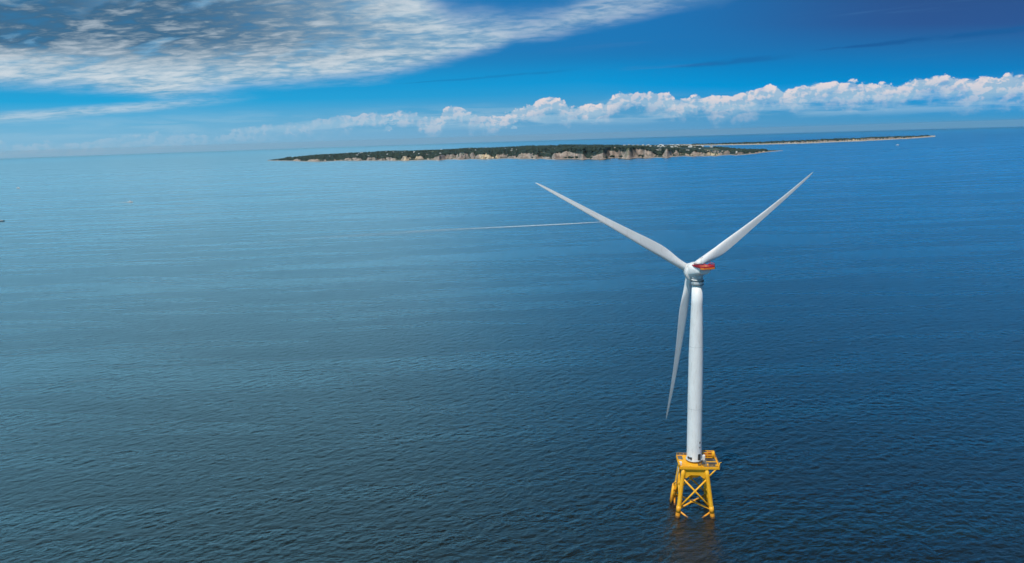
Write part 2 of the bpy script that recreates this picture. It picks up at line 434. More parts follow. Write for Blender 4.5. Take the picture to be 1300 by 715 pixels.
def land_main(az, D):
    X = D*np.sin(np.radians(az)); Y = D*np.cos(np.radians(az))
    f = lambda t: np.interp(az, AZ, t)
    env = sst((az+17.9)/1.5)*sst((20.3-az)/1.2)
    jag = (fbm(az*1.1, az*0+3, 3, 5)-.5)*420*env + (fbm(az*2.6, az*0+1, 2, 15)-.5)*60*env
    d = D-(f(DF)+jag)
    gul = fbm(az*1.9, D*.0006, 3, 9)
    zc = f(ZC)*(.30+1.0*sst((gul-.28)/.40))
    wid = 90+90*fbm(az*2.1, az*0, 2, 21)
    rill = (fbm(X*.012, Y*.006, 3, 33)-.5)*12
    bl = sst((d-26)/wid)
    h = -3+5.0*np.clip(d/26, 0, 1)+(zc+rill*bl*(1-bl)*1.5)*bl
    t = np.clip((d-60)/np.maximum(f(DT)-f(DF)-60, 50), 0, 1)
    h = h+(f(ZT)-zc)*sst(t)*bl
    h = h+(fbm(X*.0016, Y*.0010, 4, 2)-.5)*24*bl*sst(d/500)*env
    bk = f(DT)+f(WB)-D
    h = h*sst(bk/np.maximum(f(WB), 60))-4*(1-sst(bk/120))
    return h, bl*(1-bl)*4, d


AZ2 = [12.2, 12.6, 15.5, 19, 22.3, 25.9, 28.5, 29.66, 29.9]
DF2 = [8700, 8500, 8100, 7900, 7974, 8583, 9400, 10139, 10300]
ZT2 = [0., 5, 7, 12, 19, 21, 17, 8, 0]
def land_spit(az, D):
    X = D*np.sin(np.radians(az)); Y = D*np.cos(np.radians(az))
    f = lambda t: np.interp(az, AZ2, t)
    env = sst((az-12.2)/.8)*sst((29.9-az)/.6)
    d = D-(f(DF2)+(fbm(az*3, az*0, 4, 44)-.5)*260*env)
    h = -3+5.2*np.clip(d/70, 0, 1)
    h = h+(f(ZT2)*(.55+.8*fbm(az*7, D*.001, 4, 51)))*sst((d-70)/120)
    h = h*sst((900+(az-12)*18-d)/300)-4*(1-sst((900+(az-12)*18-d)/100))
    return h, sst((d-70)/120)*(1-sst((d-70)/120))*4, d


def land_material(name, sandy):
    m, g, b = mat_new(name)
    geo = g.node('ShaderNodeNewGeometry'); P = geo.outputs['Position']; x, y, z = g.xyz(P)
    N = g.xyz(geo.outputs['Normal'])
    n = g.noise(g.comb(x, y, 0), .006, 6, .65, .5)
    n2 = g.noise(g.comb(x, y, g.mul(z, 2.5)), .016, 6, .65, .6)
    veg = g.mix(g.ss(n, .42, .60), (.018, .036, .034), (.036, .058, .045))
    veg = g.mix(g.mul(g.ss(g.noise(g.comb(x, y, 4), .0035, 5, .6), .52, .62), .8), veg, (.13, .15, .08))
    rock = g.mix(g.ss(n2, .35, .65), (.23, .185, .165), (.42, .35, .295))
    pale = g.ss(g.noise(g.comb(g.mul(x, 1), g.mul(y, .3), 7), .0042, 3, .5), .55, .64)
    rock = g.mix(g.mul(pale, .8), rock, (.62, .50, .33))
    shrub = g.ss(g.noise(g.comb(x, y, g.mul(z, .5)), .022, 5, .6, .4), .50, .60)
    steep = g.ss(g.add(N[2], g.mul(g.sub(n2, .5), .10)), .985, .94)
    tz = g.m('ADD', z, g.mul(g.sub(n2, .5), 2.5))
    # height above the local sea surface; bare earth spurs rise between grown-over ravines along the bluff
    dd = g.add(g.mul(x, x), g.mul(y, y)); za = g.add(tz, g.mul(dd, 1/(2*RE)))
    rn = g.noise(g.comb(g.mul(x, .0052), g.mul(y, .0016), 3), 1.0, 3, .55)
    spur = g.sub(1.0, g.mul(g.m('ABSOLUTE', g.sub(rn, .5)), 3.8))
    sc_ = g.add(g.mul(spur, 54), 0)
    bare = g.ss(g.add(g.sub(sc_, za), g.mul(g.sub(n2, .5), 22)), -3, 3)
    c = g.mix(g.mul(g.mul(steep, bare), g.sub(1.0, g.mul(shrub, .45))), veg, rock)
    c = g.mix(g.ss(za, sandy[1], sandy[0]), c, (.42, .39, .34) if sandy[1] > 6 else (.36, .31, .27))
    g.put(b.inputs['Base Color'], c); b.inputs['Roughness'].default_value = .9
    b.inputs['Specular IOR Level'].default_value = .2
    return m


def build_land(name, fn, a0, a1, na, dmin, dspan, mat):
    az = np.linspace(a0, a1, na)
    t = np.concatenate([np.linspace(-220, 420, 110), np.geomspace(430, dspan, 70)])
    A, T = np.meshgrid(az, t, indexing='ij')
    D = dmin(A)+T
    h, _, _ = fn(A, D)
    V = np.stack([D*np.sin(np.radians(A)), D*np.cos(np.radians(A)), h+drop(D)], -1).reshape(-1, 3)
    n = len(t); i, j = np.meshgrid(np.arange(na-1), np.arange(n-1), indexing='ij')
    F = np.stack([i*n+j, (i+1)*n+j, (i+1)*n+j+1, i*n+j+1], -1).reshape(-1, 4)
    keep = (h.reshape(-1)[F] > -2.8).any(1)
    F = F[keep]
    used = np.unique(F); mp = np.zeros(len(V), int); mp[used] = np.arange(len(used))
    return np_mesh(name, V[used], mp[F], mat)


LAND = land_material('island_ground', (2.2, 3.4)); LAND2 = land_material('spit_ground', (6.0, 9.0))
o = build_land('island', land_main, -18, 20.4, 1300, lambda a: np.interp(a, AZ, DF), 4200, LAND); tag(o, kind='structure')
o = build_land('low_headland', land_spit, 12.1, 30, 520, lambda a: np.interp(a, AZ2, DF2), 1800, LAND2); tag(o, kind='structure')

# ------------------------------------------------------------------ far woods: thousands of crowns that read as one mass
def leaf_mat():
    m, g, b = mat_new('far_foliage')
    P = g.node('ShaderNodeNewGeometry').outputs['Position']
    n = g.noise(P, .02, 5, .7); n2 = g.noise(P, .12, 4, .6)
    c = g.mix(g.ss(n, .4, .6), (.015, .032, .031), (.032, .054, .042)); c = g.mix(g.ss(n2, .45, .7), c, (.042, .062, .040))
    g.put(b.inputs['Base Color'], c); b.inputs['Roughness'].default_value = .85; b.inputs['Specular IOR Level'].default_value = .15
    return m


LEAF = leaf_mat()
def build_wood(name, fn, az_rng, dfn, n, rmin, rmax, seed, dspan):
    rs = np.random.RandomState(seed)
    A = rs.uniform(*az_rng, n*3); T = rs.uniform(20, 1, n*3)
    T = 30+(rs.rand(n*3)**1.5)*dspan
    D = dfn(A)+T
    h, cl, d = fn(A, D)
    X = D*np.sin(np.radians(A)); Y = D*np.cos(np.radians(A))
    ok = (h > 7) & (cl < .55) & (fbm(X*.003, Y*.0012, 4, 77) > .36)
    A, D, h, X, Y = (q[ok][:n] for q in (A, D, h, X, Y))
    bm = bmesh.new(); bmesh.ops.create_icosphere(bm, subdivisions=1, radius=1)
    bv = np.array([v.co[:] for v in bm.verts]); bf = np.array([[v.index for v in f.verts] for f in bm.faces]); bm.free()
    k = len(A)
    jit = 1+(rs.rand(k, len(bv), 1)-.5)*.7
    sc = rs.uniform(rmin, rmax, (k, 1, 1))*np.array([1.25, 1.25, .62])
    V = bv[None]*jit*sc+np.stack([X, Y, h+drop(D)+1.2], -1)[:, None]
    F = bf[None]+(np.arange(k)*len(bv))[:, None, None]
    o = np_mesh(name, V.reshape(-1, 3), F.reshape(-1, 3), LEAF, smooth=False)
    return o
o = build_wood('far_woodland', land_main, (-17.6, 20), lambda a: np.interp(a, AZ, DF), 15000, 5, 13, 3, 3600)
tag(o, 'dark green trees and scrub covering the island plateau above the bluffs', 'woodland', kind='stuff')
o = build_wood('far_scrub', land_spit, (14, 29.6), lambda a: np.interp(a, AZ2, DF2), 2500, 4, 9, 5, 900)
tag(o, 'dark low scrub along the top of the thin headland right of the island', 'scrub', kind='stuff')

# ------------------------------------------------------------------ houses on the island
HW = paint('house_white_wall', (.80, .79, .76), .7, .05); HG = paint('house_grey_wall', (.42, .41, .39), .8, .1)
HR = paint('house_grey_roof', (.30, .29, .28), .85, .15); HP = paint('house_pale_roof', (.60, .60, .60), .8, .1)


def house_mesh(L, Wd, H, wall, roof, name):
    t = empty(name)
    w = MB().box((0, 0, H/2-2), (L, Wd, H+4)).build('wall', wall, t)
    b = MB(); e = .5; rh = Wd*.36
    pr = [(-Wd/2-e, H-.3), (Wd/2+e, H-.3), (0, H+rh)]
    b.ring_loft([[(-L/2-e, p, q) for p, q in pr], [(L/2+e, p, q) for p, q in pr]], smooth=False)
    r_ = b.build('roof', roof, t)
    MB().box((L*.22, 0, H+rh-.2), (1.1, 1.1, 2.4)).build('chimney', roof, r_)
    for sx in (-.27, .27): MB().box((L*sx, -Wd/2-.03, H*.5), (1.6, .1, 1.8)).build('window', DARK, w)
    return t


def clone(o, parent=None):
    c = o.copy(); C.objects.link(c); c.parent = parent
    for ch in list(o.children): clone(ch, c)
    return c


protos = []
for i, (L, Wd, H, wa, ro) in enumerate([(16, 10, 8, HW, HP), (22, 11, 9, HW, HR), (14, 9, 6, HG, HR), (28, 13, 11, HW, HP)]):
    protos.append([house_mesh(L, Wd, H, wa, ro, 'far_house' if i != 3 else 'far_hotel'), False])


def put_house(k, az, D, fn, label, group, cat='house'):
    h, cl, d = fn(np.array([az]), np.array([float(D)])); h = float(h[0])
    if h < 3: return
    pr = protos[k]
    o = pr[0] if not pr[1] else clone(pr[0]); pr[1] = True
    o.location = (D*math.sin(R(az)), D*math.cos(R(az)), h+drop(D)+.5)
    o.rotation_euler = (0, 0, rnd.uniform(-.5, .5)-R(az)); s = rnd.uniform(.5, .95)
    o.scale = (s, s, s)
    tag(o, label, cat, group)


for i in range(46):
    az = rnd.uniform(-14, 7.0); df = float(np.interp(az, AZ, DF)); dt = float(np.interp(az, AZ, DT))
    put_house(rnd.choice((0, 0, 2, 1)), az, df+rnd.uniform(300, dt-df+200), land_main,
              'tiny pale house among dark trees on the wooded left and middle of the island', 'scattered houses on the wooded plateau')
for i in range(60):
    az = rnd.gauss(12.0, 2.0); dt = float(np.interp(az, AZ, DT))
    put_house(rnd.choice((0, 1, 1, 3, 2)), az, dt+rnd.uniform(-1300, 500), land_main,
              'white house in the dense town cluster toward the right end of the island', 'white houses of the island town')
for az, D in ((9.6, 6500), (10.0, 6450), (10.35, 6500)):
    put_house(3, az, D, land_main, 'big white building standing highest at the left end of the island town skyline', 'big white town buildings', 'hotel')

# ------------------------------------------------------------------ the wind turbine
TX, TY = 72.9, 280.9
root = empty('wind_turbine', (TX, TY, 0))
tag(root, 'tall white three-bladed offshore wind turbine on a yellow lattice jacket standing in the blue sea', 'wind turbine')
yaw = R(-164.54)
aX = Vector((math.sin(yaw), -math.cos(yaw), 0)); sX = Vector((0, 0, 1)).cross(aX)
tl = R(5); nX = aX*math.cos(tl)+Vector((0, 0, math.sin(tl))); uX = nX.cross(sX)
HUB = Vector((0, 0, 100))+nX*5.86

# tower
prof = [(22.0, 3.02), (22.6, 3.0), (45, 2.98), (66, 2.86), (78, 2.56), (88, 2.25), (95.6, 2.05)]
def circ(z, r, n=48): return [(r*math.cos(2*math.pi*k/n), r*math.sin(2*math.pi*k/n), z) for k in range(n)]
tower = MB().ring_loft([circ(z, r) for z, r in prof]).build('tower', WHITE, root)
def trad(z): return float(np.interp(z, [p[0] for p in prof], [p[1] for p in prof]))
for z in (44.5, 70.5):
    MB().ring_loft([circ(z-.06, trad(z)+.006), circ(z-.05, trad(z)+.03), circ(z+.05, trad(z)+.03), circ(z+.06, trad(z)+.006)]).build('weld_seam', GREYW, tower)
MB().ring_loft([circ(21.9, 3.02), circ(21.95, 3.3), circ(22.35, 3.3), circ(22.4, 3.03)]).build('base_flange', GREYW, tower)
# door, steps and small markings facing the camera, right of centre
def on_tower(az_deg, z, dr=0.0):
    a = R(az_deg); r = trad(z)+dr
    return Vector((r*math.cos(a), r*math.sin(a), z))
def tower_box(az_deg, z, w, h, t, name, mat, dr=0.0):
    p = on_tower(az_deg, z, dr); a = R(az_deg)
    n = Vector((math.cos(a), math.sin(a), 0)); tg = Vector((-math.sin(a), math.cos(a), 0))
    return MB().box(p, (t, w, h), Matrix((n, tg, Vector((0, 0, 1)))).transposed(), .04).build(name, mat, tower)
tower_box(-62, 24.0, 1.3, 2.5, .18, 'door', DARK, .03)
tower_box(-57, 30.2, .55, .8, .1, 'marking', DARK, .02)
tower_box(-57, 28.1, .5, .6, .1, 'marking', DARK, .02)
tower_box(-128, 23.4, .9, .9, .5, 'vent_box', DARK, .15)
tower_box(-148, 23.4, .8, .8, .5, 'vent_box', DARK, .15)

# yaw section: two dark flange rings with a pale band between
yawb = MB().ring_loft([circ(95.6, 2.05), circ(95.65, 2.32), circ(97.7, 2.32), circ(97.75, 2.1)]).build('yaw_bearing', WHITE, root)
for z in (95.75, 97.45):
    MB().ring_loft([circ(z-.17, 2.33), circ(z-.15, 2.52), circ(z+.15, 2.52), circ(z+.17, 2.33)]).build('flange_ring', DGREY, yawb)
b = MB()
for k in range(28):
    a = 2*math.pi*k/28
    b.box((2.40*math.cos(a), 2.40*math.sin(a), 97.05), (.16, .16, .34), Matrix.Rotation(a, 3, 'Z'))
b.build('bolt_row', DARK, yawb)

# nacelle: goose neck, generator drum, body.  L(s,a,z) is across / upwind / up
def Lp(s, a, z): return sX*s+aX*a+Vector((0, 0, z))
def sup(a, z, w, h, p=3.2, n=40, tilt=0.0):
    r = []
    for k in range(n):
        t = 2*math.pi*k/n; c, s_ = math.cos(t), math.sin(t)
        r.append(Lp(w/2*math.copysign(abs(c)**(2/p), c), a+tilt*(h/2*math.copysign(abs(s_)**(2/p), s_)), z+h/2*math.copysign(abs(s_)**(2/p), s_)))
    return r
nac = MB().ring_loft([sup(2.6, 100.9, 6.9, 6.9, 2.2), sup(1.6, 101.1, 6.6, 6.2, 2.5), sup(.0, 101.25, 6.1, 4.9, 2.8), sup(-2.4, 101.6, 5.7, 3.8, 3.0), sup(-4.6, 101.9, 5.1, 2.9, 3.2), sup(-5.6, 102.0, 4.4, 2.2, 3.2)]).build('nacelle', WHITE, root)
neck = []
for t in np.linspace(0, 1, 9):
    a = 2.6*t**1.7; z = 97.75+2.6*t**.7
    rad = 2.08+1.0*t
    tilt_a = 1.15*t
    d = Vector(aX*math.sin(tilt_a)+Vector((0, 0, math.cos(tilt_a)))); v = d.cross(sX)
    neck.append([aX*a+Vector((0, 0, z))+(sX*math.cos(2*math.pi*k/36)+v*math.sin(2*math.pi*k/36))*rad for k in range(36)])
MB().ring_loft(neck).build('goose_neck', GREYW, nac)
gen = []
cH = Vector((0, 0, 100))
for d_, r_ in ((1.9, 3.2), (2.0, 3.75), (2.25, 3.85), (3.7, 3.85), (3.95, 3.7), (4.0, 3.0)):
    c = cH+nX*d_
    gen.append([c+(sX*math.cos(2*math.pi*k/56)+uX*math.sin(2*math.pi*k/56))*r_ for k in range(56)])
MB().ring_loft(gen).build('generator_drum', WHITE, nac)
gs = []
for r_, d_ in ((3.87, 2.9), (3.9, 2.95), (3.9, 3.05), (3.87, 3.1)):
    c = cH+nX*d_; gs.append([c+(sX*math.cos(2*math.pi*k/56)+uX*math.sin(2*math.pi*k/56))*r_ for k in range(56)])
MB().ring_loft(gs, cap=False).build('drum_seam', GREYW, nac)
# hatches and roof details
rotL = Matrix((sX, aX, Vector((0, 0, 1)))).transposed()
MB().box(Lp(-1.0, .4, 103.72), (1.5, 1.1, .25), rotL, .05).build('roof_hatch', GREYW, nac)
MB().box(Lp(.9, .9, 103.9), (.9, .7, .3), rotL, .05).build('roof_hatch', GREYW, nac)
b = MB(); b.tube(Lp(-2.2, 1.2, 103.6), Lp(-2.2, 1.2, 106.0), .06); b.tube(Lp(-2.7, 1.2, 105.8), Lp(-1.7, 1.2, 105.8), .05); b.box(Lp(-2.7, 1.2, 106), (.25, .25, .3), rotL); b.box(Lp(-1.7, 1.2, 106), (.25, .25, .3), rotL)
b.build('weather_mast', GREYW, nac)
# helicopter hoist deck at the rear: red floor and mesh sides, orange front rim, dark well in the middle
def plan(pts, z0, z1): return [[Lp(s, a, z0) for s, a in pts], [Lp(s, a, z1) for s, a in pts]]
outl = [(2.4, .2), (3.0, -2.6), (3.0, -7.2), (2.0, -8.4), (-2.2, -8.4), (-3.1, -7.2), (-3.2, -2.6), (-2.6, .2)]
hd = MB().ring_loft(plan(outl, 103.42, 103.72), smooth=False).build('hoist_deck', RED, nac)
b = MB()
ro = [(s*1.0, a) for s, a in outl[1:-1]]
for (s0, a0), (s1, a1) in zip(ro[:-1], ro[1:]):
    b.bar(Lp(s0, a0, 103.98), Lp(s1, a1, 103.98), .06, .5)
b.build('mesh_side', RED, hd)
b = MB()
for (s0, a0), (s1, a1) in zip(ro[:-1], ro[1:]):
    b.tube(Lp(s0, a0, 104.86), Lp(s1, a1, 104.86), .08, n=8)
    for t in (0, .33, .66): b.tube(Lp(s0+(s1-s0)*t, a0+(a1-a0)*t, 103.7), Lp(s0+(s1-s0)*t, a0+(a1-a0)*t, 104.86), .07, n=8)
b.build('deck_railing', RED, hd)
b = MB()
for (s0, a0), (s1, a1) in zip(ro[1:-2], ro[2:-1]):
    b.bar(Lp(s0*1.03, a0-.1, 103.35), Lp(s1*1.03, a1-.1, 103.35), .18, .62)
b.build('deck_rim', ORANGE, hd)
MB().box(Lp(.2, -1.4, 103.86), (3.2, 1.9, .26), rotL, .05).build('deck_well', DARK, hd)
MB().box(Lp(.3, -5.6, 103.76), (3.4, 3.2, .06), rotL).build('hoist_mark', ORANGE, hd)
b = MB()
for s0 in (-2.6, 2.6):
    b.bar(Lp(s0, -3.5, 103.4), Lp(s0*.8, -5.0, 102.2), .25, .3); b.bar(Lp(s0, -7.5, 103.4), Lp(s0*.8, -5.2, 101.8), .22, .25)
b.build('deck_strut', GREYW, hd)

# hub and blades
hubm = []
for d_, r_ in ((-1.9, 2.5), (-1.6, 2.75), (-.6, 2.75), (.6, 2.7), (1.6, 2.35), (2.5, 1.6), (3.0, .7), (3.1, .1)):
    c = HUB+nX*d_; hubm.append([c+(sX*math.cos(2*math.pi*k/40)+uX*math.sin(2*math.pi*k/40))*r_ for k in range(40)])
hub = MB().ring_loft(hubm).build('hub', WHITE, root)
RT, CONE = 72.12, R(8.99)
def airfoil(c, th, n=28):
    """closed section in (chord, thickness); leading edge at +x"""
    pts = []
    for k in range(n):
        t = 2*math.pi*k/n
        x = .5*(1+math.cos(t)); s_ = math.sin(t)
        yt = 5*th*(.2969*math.sqrt(max(x, 0))-.126*x-.3516*x*x+.2843*x**3-.1015*x**4)
        pts.append((x, math.copysign(yt, s_)*(1.15 if s_ > 0 else .85)+.03*math.sin(math.pi*x)))
    return pts
azi = R(59.483)
for kb in range(3):
    q = azi+kb*2*math.pi/3
    dB = sX*math.sin(q)+uX*math.cos(q)
    # clockwise (seen from behind) tangent carries the trailing edge
    tB = nX.cross(dB)
    rings = []
    for r_ in [1.9, 2.6, 3.6, 5, 7, 9.5, 12, 14.5, 17, 20, 24, 28, 33, 38, 44, 50, 56, 62, 66, 69.5, 71.5, 72.8, 73.4]:
        s_ = r_/73.4
        ax = RT*math.sin(CONE)*(.45*s_+.55*s_**2.1); rr_ = RT*math.cos(CONE)*s_
        chord = float(np.interp(r_, [0, 3.5, 7, 12, 17, 22, 30, 42, 55, 66, 70.5, 72.5, 73.4], [3.1, 3.1, 3.2, 3.95, 4.4, 4.2, 3.4, 2.45, 1.7, 1.1, .8, .45, .12]))
        blend = float(sst(np.array((r_-3.5)/12.0)))
        thick = float(np.interp(r_, [0, 8, 17, 30, 50, 73.4], [1, .62, .36, .26, .2, .16]))
        tw = R(float(np.interp(r_, [0, 17, 40, 73.4], [14, 10, 4, 0])))
        c = HUB+dB*rr_+nX*ax
        e1 = (-tB*math.cos(tw)+nX*math.sin(tw)); e2 = e1.cross(dB)
        ring = []
        N = 28; af = airfoil(1, thick, N)
        for k in range(N):
            t = 2*math.pi*k/N
            cx, cy = .5*chord*math.cos(t), .5*3.2*min(1, chord/3.2)*math.sin(t)
            px_ = (1-af[k][0])*chord-.30*chord; px_ = -px_
            py_ = af[k][1]*chord
            # circle and airfoil share the order: t=0 trailing side
            X_ = (1-blend)*(-cx)+blend*(-( (af[k][0]-.32)*chord)); Y_ = (1-blend)*cy+blend*py_
            ring.append(c+e1*X_+e2*Y_)
        rings.append(ring)
    bl = MB().ring_loft(rings).build('blade', BLADE, root)
    b = MB(); c0 = HUB+dB*1.9
    b.tube(HUB+dB*1.2, HUB+dB*2.35, 1.78, n=40); b.build('blade_root_ring', GREYW, bl)

# ---- yellow jacket
JR = Matrix.Rotation(R(-6), 3, 'Z')
JC = Vector((-.35, -.6, 0))
def half(z): return 7.0-(z/19.5)*2.35 if z > 0 else 7.0-z*.12
def J(sx, sy, z, k=1.0): return JC+JR@Vector((sx*half(z)*k, sy*half(z)*k, 0))+Vector((0, 0, z))
jk = MB()
# central can under the tower, arched box arms and girder plates to the leg tops
jk.ring_loft([circ(14.6, 2.2), circ(15.6, 3.1), circ(20.4, 3.1)])
for sx, sy in ((-1, -1), (1, -1), (1, 1), (-1, 1)):
    p = J(sx, sy, 18.2); c = Vector((0, 0, 17.8)); d = Vector((p.x-c.x, p.y-c.y, 0)).normalized(); w = Vector((-d.y, d.x, 0))*.75
    pr = lambda q, z0, z1: [q-w+Vector((0, 0, z0)), q+w+Vector((0, 0, z0)), q+w+Vector((0, 0, z1)), q-w+Vector((0, 0, z1))]
    q0 = Vector((0, 0, 0))+d*1.5; q1 = Vector((p.x, p.y, 0))+d*.3
    jk.ring_loft([pr(q0, 14.8, 20.2), pr(q0.lerp(q1, .5), 16.2, 20.2), pr(q1, 16.8, 20.2)], smooth=False)
jacket = jk.build('transition_piece', YEL, root)
b = MB()
for s0, s1 in (((-1, -1), (1, -1)), ((1, -1), (1, 1)), ((1, 1), (-1, 1)), ((-1, 1), (-1, -1))):
    A, B = J(*s0, 19, .98), J(*s1, 19, .98)
    d = (B-A).normalized(); nrm = Vector((-d.y, d.x, 0))*.12
    prof_ = [(0, 16.0), (.14, 16.0), (.30, 17.3), (.70, 17.3), (.86, 16.0), (1, 16.0), (1, 20.2), (0, 20.2)]
    P_ = [Vector((A.x+(B.x-A.x)*t, A.y+(B.y-A.y)*t, z)) for t, z in prof_]
    b.ring_loft([[p-nrm for p in P_], [p+nrm for p in P_]], smooth=False)
b.build('girder_plate', YEL, jacket)
frame = MB()
found = empty('jacket_foundation', (0, 0, 0)); found.parent = root
corners = [(-1, -1), (1, -1), (1, 1), (-1, 1)]
for sx, sy in corners:
    lg = MB().path([J(sx, sy, -9), J(sx, sy, 1), J(sx, sy, 3.1), J(sx, sy, 17.6), J(sx, sy, 20.1)], [.98, .98, .90, .84, .84], 24).build('leg', YEL, found)
ZN, ZU = 3.3, 16.2
for i in range(4):
    a, c = corners[i], corners[(i+1) % 4]
    for p, q in ((a, c), (c, a)):
        MB().tube(J(*p, ZN+.5), J(*q, ZU), .36, n=14).build('diagonal_brace', YEL, found)
        MB().tube(J(*p, ZN-.6), J(*q, -9), .36, n=14).build('lower_brace', YEL, found)
for p, q in (((-1, -1), (1, 1)), ((1, -1), (-1, 1))):
    MB().tube(J(*p, ZN), J(*q, ZN+(.02 if p[0] < 0 else 0)), .38, n=14).build('plan_brace', YEL, found)
b = MB(); b.box(J(0, 0, ZN), (2.2, 1.5, .86), JR, .2); b.build('brace_node', YEL, found)
# joint cans and anodes
for sx, sy in corners:
    b = MB(); b.tube(J(sx, sy, 2.0), J(sx, sy, 4.6), 1.01, .96, 24); b.build('joint_can', YEL, found)
# boat landing on the back-left leg and a ladder on the front-left leg
bl_ = MB(); base = J(-1, .62, 8.5); out_ = JR@Vector((-1, 0, 0))
for dy in (-1.0, 1.0):
    q = JR@Vector((0, dy, 0))
    bot = J(-1, .72, .0)+q+out_*1.9; bot.z = -2.5; top = J(-1, .72, 8.5)+q+out_*1.5
    bl_.tube(bot, top, .30, n=12); bl_.tube(top, J(-1, .72, 10)+q, .22, n=10)
    for z in (1.6, 5.4): bl_.tube(J(-1, .72, z)+q+out_*1.7, J(-1, .9, z+.6), .18, n=10)
for k in range(18):
    z = -.5+k*.5
    bl_.tube(J(-1, .72, z)+JR@Vector((0, -.35, 0))+out_*1.45, J(-1, .72, z)+JR@Vector((0, .35, 0))+out_*1.45, .05, n=6)
bl_.build('boat_landing', YEL, found)
lad = MB()
for dy in (-.3, .3):
    q = JR@Vector((0, dy, 0)); lad.tube(J(-1, .55, 9)+q+out_*.6, J(-1, .35, 21.5)+q+out_*.9, .08, n=8)
for k in range(30):
    t = k/30; p0 = (J(-1, .55, 9)+out_*.6).lerp(J(-1, .35, 21.5)+out_*.9, t)
    lad.tube(p0-JR@Vector((0, .3, 0)), p0+JR@Vector((0, .3, 0)), .045, n=6)
lad.build('access_ladder', GREYW, found)
# J-tubes (cable pipes) inside the right side
b = MB()
for t in (-.25, .1):
    b.tube(J(.86, t, 20), J(.98, t, -8), .2, n=10)
b.build('cable_pipe', YEL, found)

# ---- deck platform
ZD = 21.2
dk = MB()
def D_(x, y, z): return JC+JR@Vector((x, y, 0))+Vector((0, 0, z))
def deckbox(b, x0, x1, y0, y1, z0, z1): b.box(D_((x0+x1)/2, (y0+y1)/2, (z0+z1)/2), (x1-x0, y1-y0, z1-z0), JR)
deckbox(dk, -6.4, 5.2, -5.6, 5.6, 20.25, ZD)
plat = dk.build('deck', YEL, root)
dk = MB()      # right-hand laydown area: rim beams round a steel grating
deckbox(dk, 5.2, 9.6, -5.6, -5.1, 20.4, ZD+.02); deckbox(dk, 5.2, 9.6, 5.1, 5.6, 20.4, ZD+.02); deckbox(dk, 9.2, 9.6, -5.1, 5.1, 20.4, ZD+.02)
deckbox(dk, 5.2, 9.2, -.2, .2, 20.4, ZD)
dk.build('rim_beam', YEL, plat)
gr = MB(); deckbox(gr, 5.2, 9.2, -5.1, 5.1, 20.95, 21.03)
for k in range(10): deckbox(gr, 5.25, 9.15, -4.9+k*1.05, -4.8+k*1.05, 21.03, 21.1)
deckbox(gr, 3.4, 5.15, -5.0, 5.0, ZD+.005, ZD+.06)
deckbox(gr, -5.9, -4.0, 1.6, 5.1, ZD+.005, ZD+.06)
gr.build('grating', GRATE, plat)
for y0 in (-5.2, 5.2):
    MB().tube(D_(8.3, y0, 20.4), J(1, math.copysign(1, y0), 16.4), .3, n=12).build('cantilever_strut', YEL, plat)
def rail(pts, name, mat):
    b = MB()
    for p, q in zip(pts[:-1], pts[1:]):
        p, q = Vector(p), Vector(q); n = max(1, int((q-p).length/1.4))
        for h in (.55, 1.12): b.tube(D_(p.x, p.y, ZD+h), D_(q.x, q.y, ZD+h), .05, n=6)
        for k in range(n+1):
            t = p.lerp(q, k/n); b.tube(D_(t.x, t.y, ZD-.2), D_(t.x, t.y, ZD+1.15), .05, n=6)
        b.bar(D_(p.x, p.y, ZD+.08), D_(q.x, q.y, ZD+.08), .04, .16)
    return b.build(name, mat, plat)
rail([(-6.3, 5.5), (-6.3, -5.5), (9.5, -5.5), (9.5, 5.5), (-6.3, 5.5)], 'railing', YEL)
# corner davit posts
for x0, y0 in ((-6.3, -5.2), (9.5, -5.4)):
    b = MB(); b.tube(D_(x0, y0, ZD-.4), D_(x0, y0, ZD+2.0), .22, .16, 10); b.tube(D_(x0, y0, ZD+1.9), D_(x0+math.copysign(.8, x0), y0, ZD+2.3), .12, n=8)
    b.build('davit_post', YEL, plat)
MB().box(D_(-5.7, -3.6, ZD+.7), (1.0, 1.2, 1.4), JR, .1).build('locker', HW, plat)
# yellow equipment skid with frames at the back right, white cabinet beside the tower, folded service crane
b = MB()
for x0 in (4.4, 6.2, 8.0, 9.0):
    for y0 in (3.2, 5.0): b.bar(D_(x0, y0, ZD), D_(x0, y0, ZD+2.5), .2, .2)
for y0 in (3.2, 5.0):
    for h in (.3, 1.3, 2.5): b.bar(D_(4.4, y0, ZD+h), D_(9.0, y0, ZD+h), .2, .22)
for x0 in (4.4, 6.2, 8.0, 9.0): b.bar(D_(x0, 3.2, ZD+2.5), D_(x0, 5.0, ZD+2.5), .18, .2)
sk = b.build('equipment_frame', YEL, plat)
b = MB(); deckbox(b, 4.8, 6.0, 3.5, 4.7, ZD+.1, ZD+1.9); deckbox(b, 6.5, 7.8, 3.5, 4.8, ZD+.1, ZD+2.2)
b.build('machinery_box', ORANGE, sk)
MB().tube(D_(8.5, 3.3, ZD+.2), D_(8.5, 3.3, ZD+3.0), .42, .42, 16).build('tank', YEL, sk)
MB().box(D_(4.1, 1.5, ZD+1.1), (1.5, 1.4, 2.1), JR, .1).build('white_cabinet', HW, plat)
b = MB(); b.tube(D_(3.2, -3.3, ZD), D_(3.2, -3.3, ZD+1.5), .3, n=14); b.bar(D_(3.2, -3.3, ZD+1.4), D_(1.2, -3.9, ZD+3.1), .26, .3); b.bar(D_(1.2, -3.9, ZD+3.1), D_(2.4, -3.7, ZD+.9), .18, .2)
b.box(D_(3.4, -3.3, ZD+.5), (1.4, 1.2, .9), JR, .1); b.box(D_(1.9, -3.7, ZD+.35), (1.3, .9, .6), JR, .1)
b.build('service_crane', DARK, plat)
